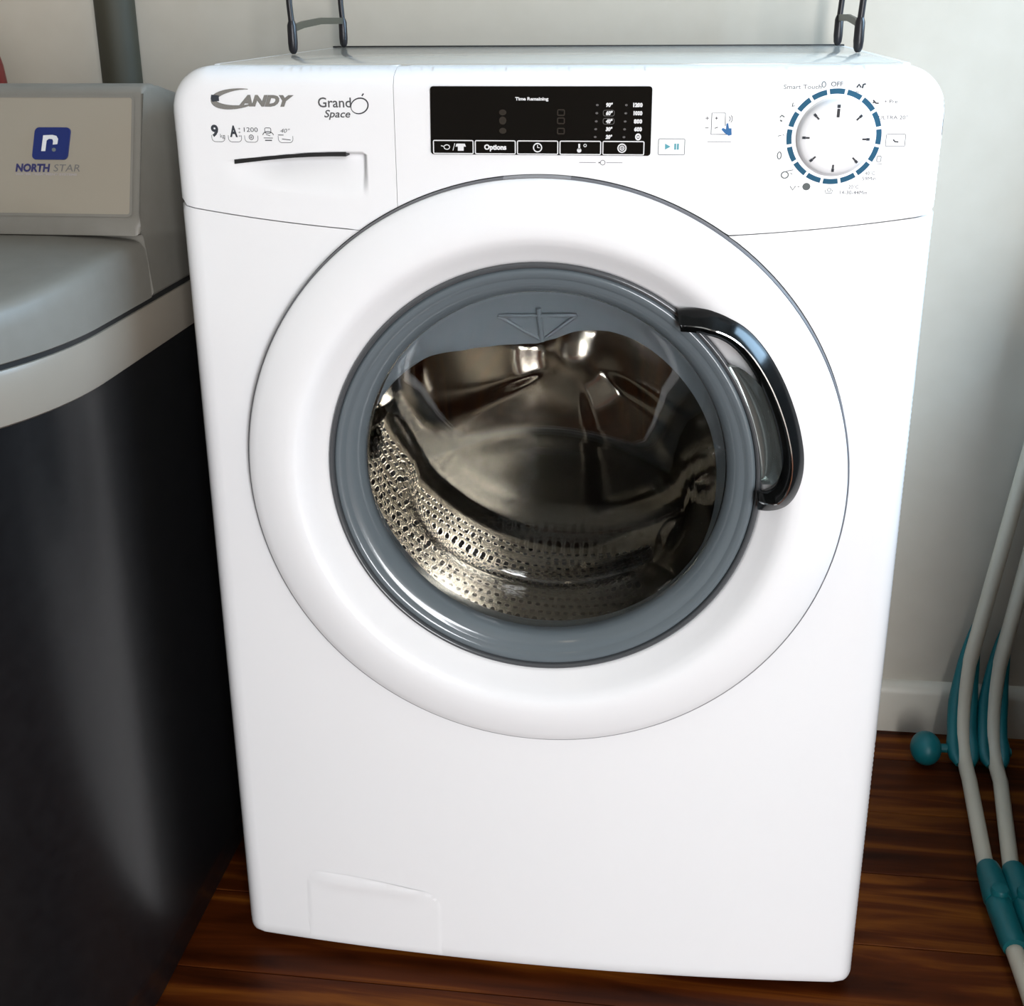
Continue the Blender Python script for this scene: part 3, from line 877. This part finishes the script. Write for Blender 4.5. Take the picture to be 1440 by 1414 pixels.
# texts and symbols around the dial
fit_text('Smart Touch', .1780, .2052, .8342, .0030, 'print_g', fas)
marks('wireless_symbol', [(ell(.2068, .8372, .0014, .0020, 10), .0006, True)], 'print_pale', fas)
fit_text('OFF', .2120, .2205, .8358, .0034, 'print_mg', fas)
marks('drain_symbol', [([(.2305, .8350), (.2320, .8372), (.2335, .8350)], .0012, False), ([(.2345, .8345), (.2350, .8370), (.2368, .8375)], .0012, False), ([(.2300, .8322), (.2325, .8318)], .0004, False)], 'print_d', fas)
marks('shirt_symbol', [([(.2430, .8262), (.2450, .8240), (.2472, .8238)], .0011, False), ([(.2428, .8240), (.2440, .8248)], .0010, False)], 'print_mg', fas)
fit_text('+ Pre', .2510, .2605, .8240, .0024, 'print_g', fas)
fit_text('ULTRA 20\u00b0', .2480, .2690, .8125, .0026, 'print_g', fas)
marks('fabric_symbol', [(rrect(.2548, .2688, .7930, .8018, .0008, 2), .0004, True)], 'print_pale', fas)
marks('fabric_symbol', [([(.2600, .7980), (.2615, .7964), (.2640, .7962)], .0010, False)], 'print_mg', fas)
marks('spin_symbol', [(rrect(.2495, .2525, .7820, .7860, .0006, 2), .0005, True), ([(.2495, .7805), (.2535, .7803)], .0004, False)], 'print_pale', fas)
fit_text('40\u00b0C', .2418, .2490, .7722, .0026, 'print_pale', fas)
fit_text('59Min', .2400, .2500, .7695-.0012, .0026, 'print_g', fas)
fit_text('20\u00b0C', .2305, .2380, .7622, .0026, 'print_g', fas)
fit_text('14-30-44Min', .2245, .2445, .7580, .0026, 'print_mg', fas)
marks('rinse_symbol', [([(.2135, .7612), (.2140, .7588), (.2185, .7588), (.2190, .7612)], .0005, False), (ell(.2165, .7612, .0014, .0012, 10), .0005, True)], 'print_pale', fas)
marks('wool_symbol', [([(.1875, .7640), (.1895, .7610), (.1915, .7640)], .0007, False), ([(.1930, .7635), (.1945, .7635)], .0005, False)], 'print_g', fas)
marks('wool_symbol', [], 'print_pale', fas, .00025, [ell(.1995, .7636, .0030, .0028, 14)])
marks('spin_symbol', [(ell(.1830, .7722, .0026, .0024, 14), .0009, True), ([(.1840, .7750), (.1890, .7760)], .0006, False), ([(.1870, .7735), (.1885, .7728)], .0006, False)], 'print_pale', fas)
marks('spin_symbol', [(ell(.1780, .7865, .0014, .0026, 12), .0008, True)], 'print_pale', fas)
marks('delicate_symbol', [([(.1760, .8005), (.1785, .8012)], .0006, False), ([(.1795, .8018), (.1805, .8010)], .0006, False)], 'print_pale', fas)
marks('delicate_symbol', [([(.1765, .8140), (.1780, .8155), (.1800, .8142)], .0010, False), ([(.1768, .8120), (.1785, .8112)], .0012, False)], 'print_pale', fas)
marks('eco_symbol', [([(.1850, .8215), (.1855, .8245)], .0007, False), ([(.1850, .8220), (.1870, .8222)], .0006, False)], 'print_pale', fas)

# ------------------------------------------------------------------ water softener
ws = thing('water_softener', 'black water softener cabinet with grey lid and blue emblem beside the washing machine', 'water softener', (-.478, .1, 0))
SXC, SHX, SYB, SYS, SB = -.478, .139, .405, -.075, .190
def plan(inset, n=48, back=SYB, yfront=None, hx=SHX, b=SB):
    """plan outline, counterclockwise: straight sides and a bowed front"""
    a = hx-inset; bb = b-inset; o = []
    o += [(SXC+a, back-inset), (SXC-a, back-inset)]
    for i in range(n+1):
        t = PI+PI*i/n
        o.append((SXC+a*math.cos(t), SYS+bb*math.sin(t)))
    for k in range(1, 6): o.append((SXC+a, SYS+(back-inset-SYS)*k/6))
    return o
def stack(name, layers, m, parent, cap=True, angle=35, pl=plan, **kw):
    rings = [[(x, y, z) for x, y in pl(ins, **kw)] for ins, z in layers]
    n = len(rings[0]); vs = [v for r in rings for v in r]; fs = []
    for q in range(len(rings)-1):
        for i in range(n): fs.append((q*n+i, q*n+(i+1) % n, (q+1)*n+(i+1) % n, (q+1)*n+i))
    if cap: fs.append(tuple(reversed(range(n)))); fs.append(tuple(range((len(rings)-1)*n, len(rings)*n)))
    bm = bmesh.new(); bv = [bm.verts.new(v) for v in vs]
    for f in fs: bm.faces.new([bv[k] for k in f])
    return frombm(name, bm, m, parent, angle=angle)
stack('tank_body', [(.022, 0), (.016, .004), (.012, .03), (.010, .045), (.006, .052), (.005, .06), (.004, .62)], 'softblack', ws)
stack('rim_band', [(.004, .612), (.001, .614), (.0, .618), (.0, .650), (.0015, .6535), (.006, .6545)], 'softband', ws)
stack('lid_gap', [(.003, .652), (.003, .6605)], 'slot', ws)
# hinged lid: only in front of the control housing
def lidplan(ins, n=48):
    a = SHX-ins; bb = SB-ins; o = [(SXC+a, .026), (SXC-a, .026)]
    for i in range(n+1):
        t = PI+PI*i/n; o.append((SXC+a*math.cos(t), SYS+bb*math.sin(t)))
    for k in range(1, 4): o.append((SXC+a, SYS+(.026-SYS)*k/4))
    return o
lid_layers = [(.002, .6580), (.0, .6592), (.0005, .690), (.002, .7005), (.005, .7055), (.010, .7080), (.018, .7095), (.04, .7110), (.08, .7125)]
def lid():
    rings = []
    for ins, z in lid_layers:
        rings.append([(x, min(y, .026), z+(-.012*sstep(-.02, -.26, y) if z > .68 else 0)) for x, y in lidplan(ins)])
    n = len(rings[0]); vs = [v for r in rings for v in r]; fs = []
    for q in range(len(rings)-1):
        for i in range(n): fs.append((q*n+i, q*n+(i+1) % n, (q+1)*n+(i+1) % n, (q+1)*n+i))
    fs.append(tuple(range((len(rings)-1)*n, len(rings)*n)))
    bm = bmesh.new(); bv = [bm.verts.new(v) for v in vs]
    for f in fs: bm.faces.new([bv[k] for k in f])
    frombm('lid', bm, 'softgrey', ws, angle=45)
lid()
# control housing behind the lid: raked front, rounded edges
def housing():
    # side profile (y, z), extruded in x with bevels
    prof = [(.029, .658), (.405, .658), (.405, .795), (.400, .800), (.165, .800), (.140, .8200), (.085, .8305), (.078, .8328), (.063, .8328), (.0565, .8305), (.0545, .826), (.024, .729), (.0175, .722), (.0165, .7135), (.029, .7135)]
    bm = bmesh.new()
    a = [bm.verts.new((SXC-SHX+.001, y, z)) for y, z in prof]; b = [bm.verts.new((SXC+SHX-.001, y, z)) for y, z in prof]
    n = len(prof); bm.faces.new(a); bm.faces.new(list(reversed(b)))
    for i in range(n): bm.faces.new((a[i], a[(i+1) % n], b[(i+1) % n], b[i]))
    eds = [e for e in bm.edges if abs(e.verts[0].co.x-e.verts[1].co.x) < 1e-6]
    bmesh.ops.bevel(bm, geom=eds, offset=.004, segments=3, affect='EDGES', profile=.5)
    return frombm('control_housing', bm, 'softgrey', ws, angle=50)
housing()
# point on the raked face: s along x, z height
def face_pt(x, z, lift=0.0):
    y = .0235+(.0545-.0235)/(.826-.729)*(z-.729)
    return (x, y-lift*.953, z+lift*.30)
def face_plate(name, poly, m, parent, lift, th):
    n = len(poly); vs = [face_pt(x, z, lift+th) for x, z in poly] + [face_pt(x, z, lift-.001) for x, z in poly]
    fs = [tuple(range(n))] + [(i, n+i, n+(i+1) % n, (i+1) % n) for i in range(n)]
    bm = bmesh.new(); bv = [bm.verts.new(v) for v in vs]
    for f in fs: bm.faces.new([bv[k] for k in f])
    return frombm(name, bm, m, parent, angle=30)
fpn = face_plate('face_panel', rrect(SXC-SHX+.011, SXC+SHX-.0105, .7300, .8225, .002, 3), 'softpanel', ws, .0, .0009)
fr = rrect(SXC-SHX+.010, SXC+SHX-.0095, .7290, .8235, .003, 3)
vs_, fs_ = strip2d(fr, .0022, True)
obj('panel_border', [face_pt(x, z, .0012) for x, z in vs_], fs_, 'softgrey', ws, smooth=False)
LXC, LZC = -.4195, .7857
em = [(LXC+x+.10*(z-LZC), z) for x, z in [(p[0]-0, p[1]) for p in rrect(-.0158, .0158, LZC-.0128, LZC+.0128, .0036, 4)]]
emb = face_plate('emblem', em, 'navy', ws, .0, .0024)
def on_face(me, x0, z0, k, name, m, parent, lift):
    lo = min(v.co.x for v in me.vertices)
    for v in me.vertices: v.co = face_pt(x0+(v.co.x-lo)*k, z0+v.co.y, lift)
    return fin(name, me, m, parent, smooth=False)
def ftext(body, x0, x1, z0, h, m, bold=0, shear=.12, lift=.0012, name='lettering', parent=ws):
    me = text_mesh(body, h/.69, shear, bold); w = max(v.co.x for v in me.vertices)-min(v.co.x for v in me.vertices)
    return on_face(me, x0, z0, (x1-x0)/w, name, m, parent, lift)
# the letter n with its dot
npath = [(-.0072, -.0062), (-.0062, .0030)]
nb = [[(-.0085, -.0062), (-.0048, -.0062), (-.0038, .0022), (-.0018, .0036), (.0012, .0034), (.0020, .0018), (.0016, -.0010), (.0058, -.0006), (.0064, .0036), (.0048, .0060), (.0012, .0068), (-.0026, .0066), (-.0032, .0066), (-.0070, .0064)]]
vs = [face_pt(LXC+x, LZC+z, .0027) for x, z in nb[0]]
from mathutils.geometry import tessellate_polygon
tri = tessellate_polygon([[Vector((x, z, 0)) for x, z in nb[0]]])
obj('emblem_letter', vs, [tuple(t) for t in tri], 'emblemwhite', emb, smooth=False)
dt = ell(.0028, -.0050, .0019, .0016, 12)
obj('emblem_dot', [face_pt(LXC+x, LZC+z, .0027) for x, z in dt], [tuple(range(12))], 'print_pale', emb, smooth=False)
ftext('NORTH', -.4515, -.4205, .7635, .0058, 'navytext', bold=.0004)
ftext('STAR', -.4175, -.3940, .7637, .0056, 'greytext', bold=0, shear=.15)
ftext('WATER TREATMENT SYSTEMS', -.4515, -.3965, .7605, .0016, 'tagline', bold=.0001)

# ------------------------------------------------------------------ metal rack standing on the machine
rk = thing('metal_rack', 'black metal rack standing with four thin legs on top of the washing machine', 'rack', (0, .33, .851))
TOPZ = .850
for s in (-1, 1):
    xf, xr = s*.2635, s*.268
    for x, y, lean in ((xf, .235, s*-.0008), (xr if s > 0 else -.2605, .414, 0)):
        lz = TOPZ + .0003
        leg = sweep('leg', [(x, y, lz+.026), (x+s*.0012, y, lz+.045), (x+s*.002, y, 1.32)], .0030, 'blackm', rk, n=10)
        sweep('leg_cap', [(x, y, lz), (x, y, lz+.0012), (x, y, lz+.004), (x, y, lz+.010), (x, y, lz+.026), (x, y, lz+.030)], 1, 'blackm', leg, n=14, radii=[.0018, .0030, .0042, .0047, .0045, .0032])
    xx2 = -.2605 if s < 0 else xr
    sweep('side_bar', [(xf, .238, .8735), (xf+(xx2-xf)*.2, .27, .8765), (xf+(xx2-xf)*.55, .33, .8790), (xx2, .414, .8780)], 1, 'strap', rk, prof=[(-.0032, -.0014), (.0032, -.0014), (.0032, .0014), (-.0032, .0014)], up=(0, 0, 1))
    for z in (1.12, 1.31):
        sweep('shelf_rail', [(xf, .238, z), (xx2, .414, z)], .0035, 'blackm', rk, n=8)
for z in (1.12, 1.31):
    for y in (.235, .28, .325, .37, .414): sweep('shelf_wire', [(-.265, y, z+.003), (.268, y, z+.003)], .0025, 'blackm', rk, n=8)

# ------------------------------------------------------------------ pipe on the wall, bottle on the softener
dp = thing('wall_pipe', 'dark grey vertical pipe on the wall behind the water softener', 'pipe', (-.530, .437, 0))
def vlathe(name, prof, cx, cy, m, parent=None, n=40, angle=40):
    vs, fs = [], []; k = len(prof)
    for i in range(n):
        a = 2*PI*i/n
        for r, z in prof: vs.append((cx+r*math.cos(a), cy+r*math.sin(a), z))
    for i in range(n):
        j = (i+1) % n
        for q in range(k-1): fs.append((i*k+q, j*k+q, j*k+q+1, i*k+q+1))
    bm = bmesh.new(); bv = [bm.verts.new(v) for v in vs]
    for f in fs: bm.faces.new([bv[q] for q in f])
    bmesh.ops.remove_doubles(bm, verts=bm.verts, dist=1e-5)
    return frombm(name, bm, m, parent, angle=angle)
vlathe('pipe_tube', [(.0205, .0), (.0225, .0), (.0225, 2.399), (.0205, 2.399)], -.530, .437, 'pipe', dp)
vlathe('pipe_collar', [(.0225, .50), (.027, .502), (.027, .56), (.0225, .562)], -.530, .437, 'pipe', dp)
vlathe('pipe_collar', [(.0225, 1.50), (.027, 1.502), (.027, 1.56), (.0225, 1.562)], -.530, .437, 'pipe', dp)

BXC, BYC = -.580, .200
rbt = thing('red_bottle', 'red plastic bottle standing on top of the water softener at the left edge', 'bottle', (BXC, BYC, .8003))
vlathe('bottle_body', [(.0001, .8003), (.031, .8003), (.0350, .804), (.0350, .826), (.0335, .842), (.0310, .853), (.022, .862), (.010, .867), (.010, .872)], BXC, BYC, 'red', rbt)
vlathe('bottle_cap', [(.0105, .8705), (.0125, .8710), (.0125, .882), (.0115, .884), (.0001, .884)], BXC, BYC, 'print_w', rbt)

# ------------------------------------------------------------------ folded clothes airer leaning on the wall
ca = thing('clothes_airer', 'folded clothes airer of white tubes with teal joints leaning in the corner', 'clothes airer', (.49, .30, 0))
TR = .0088
def bez(p0, p1, p2, n): return [Vector(p0)*(1-t)**2+Vector(p1)*2*t*(1-t)+Vector(p2)*t*t for t in [i/n for i in range(n+1)]]
def airer_tube(xb, xj, xt, xend, zt, wy=.4435):
    """from the wall top down to the elbow and along the floor"""
    up_ = [(xt, WY-TR-.001, zt), (xb+(xt-xb)*.55, wy+.002, .45)]
    el = bez((xb+.006, wy-.004, .115), (xb-.002, wy-.018, .018), (xb-.003, .345, TR+.003), 14)
    return up_+[tuple(v) for v in el]+[(xj, .18, TR+.003), (xend, .02, TR+.003), (xend-.004, -.22, TR+.003)], el
for idx, (xb, xj, xt, xend) in enumerate(((.485, .463, .575, .462), (.521, .489, .600, .487))):
    path, el = airer_tube(xb, xj, xt, xend, .92)
    tb = sweep('tube', path, TR, 'tube', ca, n=16, angle=60)
    # elbow cradle: two tapering cheeks left and right of the bent tube
    for s in (-1, 1):
        cheek = [Vector((xb+.018, .447, .20))]+el[0:12]
        cheek = bez((xb+.0135, .4475, .165), (xb+.009, .447, .14), tuple(el[0]), 5)[:-1]+el[:13]
        rad = [.0014+.0062*min(1, i/9) if i < 14 else .0085 for i in range(len(cheek))]
        rad[-1] *= .45; rad[-2] *= .85
        pth = [v+Vector((s*(TR*.55+r*.75), .006-.003, 0)) for v, r in zip(cheek, rad)]
        pth = [Vector((v.x, v.y, max(v.z, r))) for v, r in zip(pth, rad)]
        sweep('elbow_cheek', pth, 1, 'teal', tb, n=12, radii=rad, angle=60)
    # hinge joint on the floor run: two sockets and a pinched waist
    def sock(y0, y1, x0, x1, r0, r1):
        n = 8; pp = []; rr = []
        for i in range(n+1):
            t = i/n; pp.append((x0+(x1-x0)*t, y0+(y1-y0)*t, max(r0, r1)+.0015)); rr.append(r0+(r1-r0)*t)
        rr[0] *= .93; rr[-1] *= .9
        sweep('joint_socket', pp, 1, 'teal', tb, n=18, radii=rr, angle=50)
    xs = xj
    sock(.180, .125, xs+.001, xs-.001, .0125, .0150); sock(.130, .062, xs-.001, xs-.001, .0135, .0125)
    vlathe('joint_pivot', [(.0001, .0335), (.008, .0330), (.009, .031), (.009, .004)], xs-.001, .128, 'teal', tb, n=20)
# roller foot on its axle
wh = []
for t in range(0, 13):
    a = PI*t/12; wh.append((.0210*math.sin(a)+.0001, .0185*-math.cos(a)))
vs, fs = [], []; n = 28; k = len(wh)
for i in range(n):
    a = 2*PI*i/n
    for r, x in wh: vs.append((.4395+x, .392+r*math.cos(a), .0211+r*math.sin(a)))
for i in range(n):
    j = (i+1) % n
    for q in range(k-1): fs.append((i*k+q, j*k+q, j*k+q+1, i*k+q+1))
obj('roller_foot', vs, fs, 'teal', ca, angle=60)
sweep('axle', [(.452, .392, .0226), (.540, .392, .0226)], .0055, 'teal', ca, n=12)

# ------------------------------------------------------------------ unseen low cupboard added out of frame to shade the right corner
cb = thing('shade_cupboard', 'unseen dark wooden low cupboard added to shade the lower right corner', 'cupboard', (.85, -.2, 0))
box('shade_cupboard_body', (.525, -.50, .06), (1.15, .13, .64), 'cab', cb, bev=.003)
box('corner_shade_block', (.612, .13, .0), (1.15, .44, .58), 'cab', cb, bev=.003)  # extra block added to deepen the shade on the lower wall
box('shade_cupboard_plinth', (.56, -.48, 0), (1.14, .12, .06), 'cab', cb)
box('shade_cupboard_top', (.517, -.53, .64), (1.16, .14, .665), 'cab', cb, bev=.003)
for x0 in (.552, .850):
    d = box('shade_cupboard_door', (x0, -.518, .08), (x0+.29, -.50, .625), 'cab', cb, bev=.002)
    kx = x0+.26 if x0 < .8 else x0+.03
    sweep('knob', [(kx, -.518, .45), (kx, -.528, .45), (kx, -.535, .45), (kx, -.542, .45)], 1, 'chrome', d, n=14, radii=[.006, .006, .012, .009])

# unseen lamp body added above the warm fill light
cl_ = thing('fill_lamp', 'unseen round white ceiling lamp added to hold the warm fill', 'lamp', (-.55, -1.0, 2.4))
vlathe('fill_lamp_base', [(.0001, 2.399), (.07, 2.399), (.07, 2.375), (.0001, 2.374)], -.55, -1.0, 'frame', cl_)
vlathe('fill_lamp_rim', [(.065, 2.376), (.14, 2.374), (.15, 2.36), (.145, 2.35), (.14, 2.36), (.065, 2.37)], -.55, -1.0, 'frame', cl_)
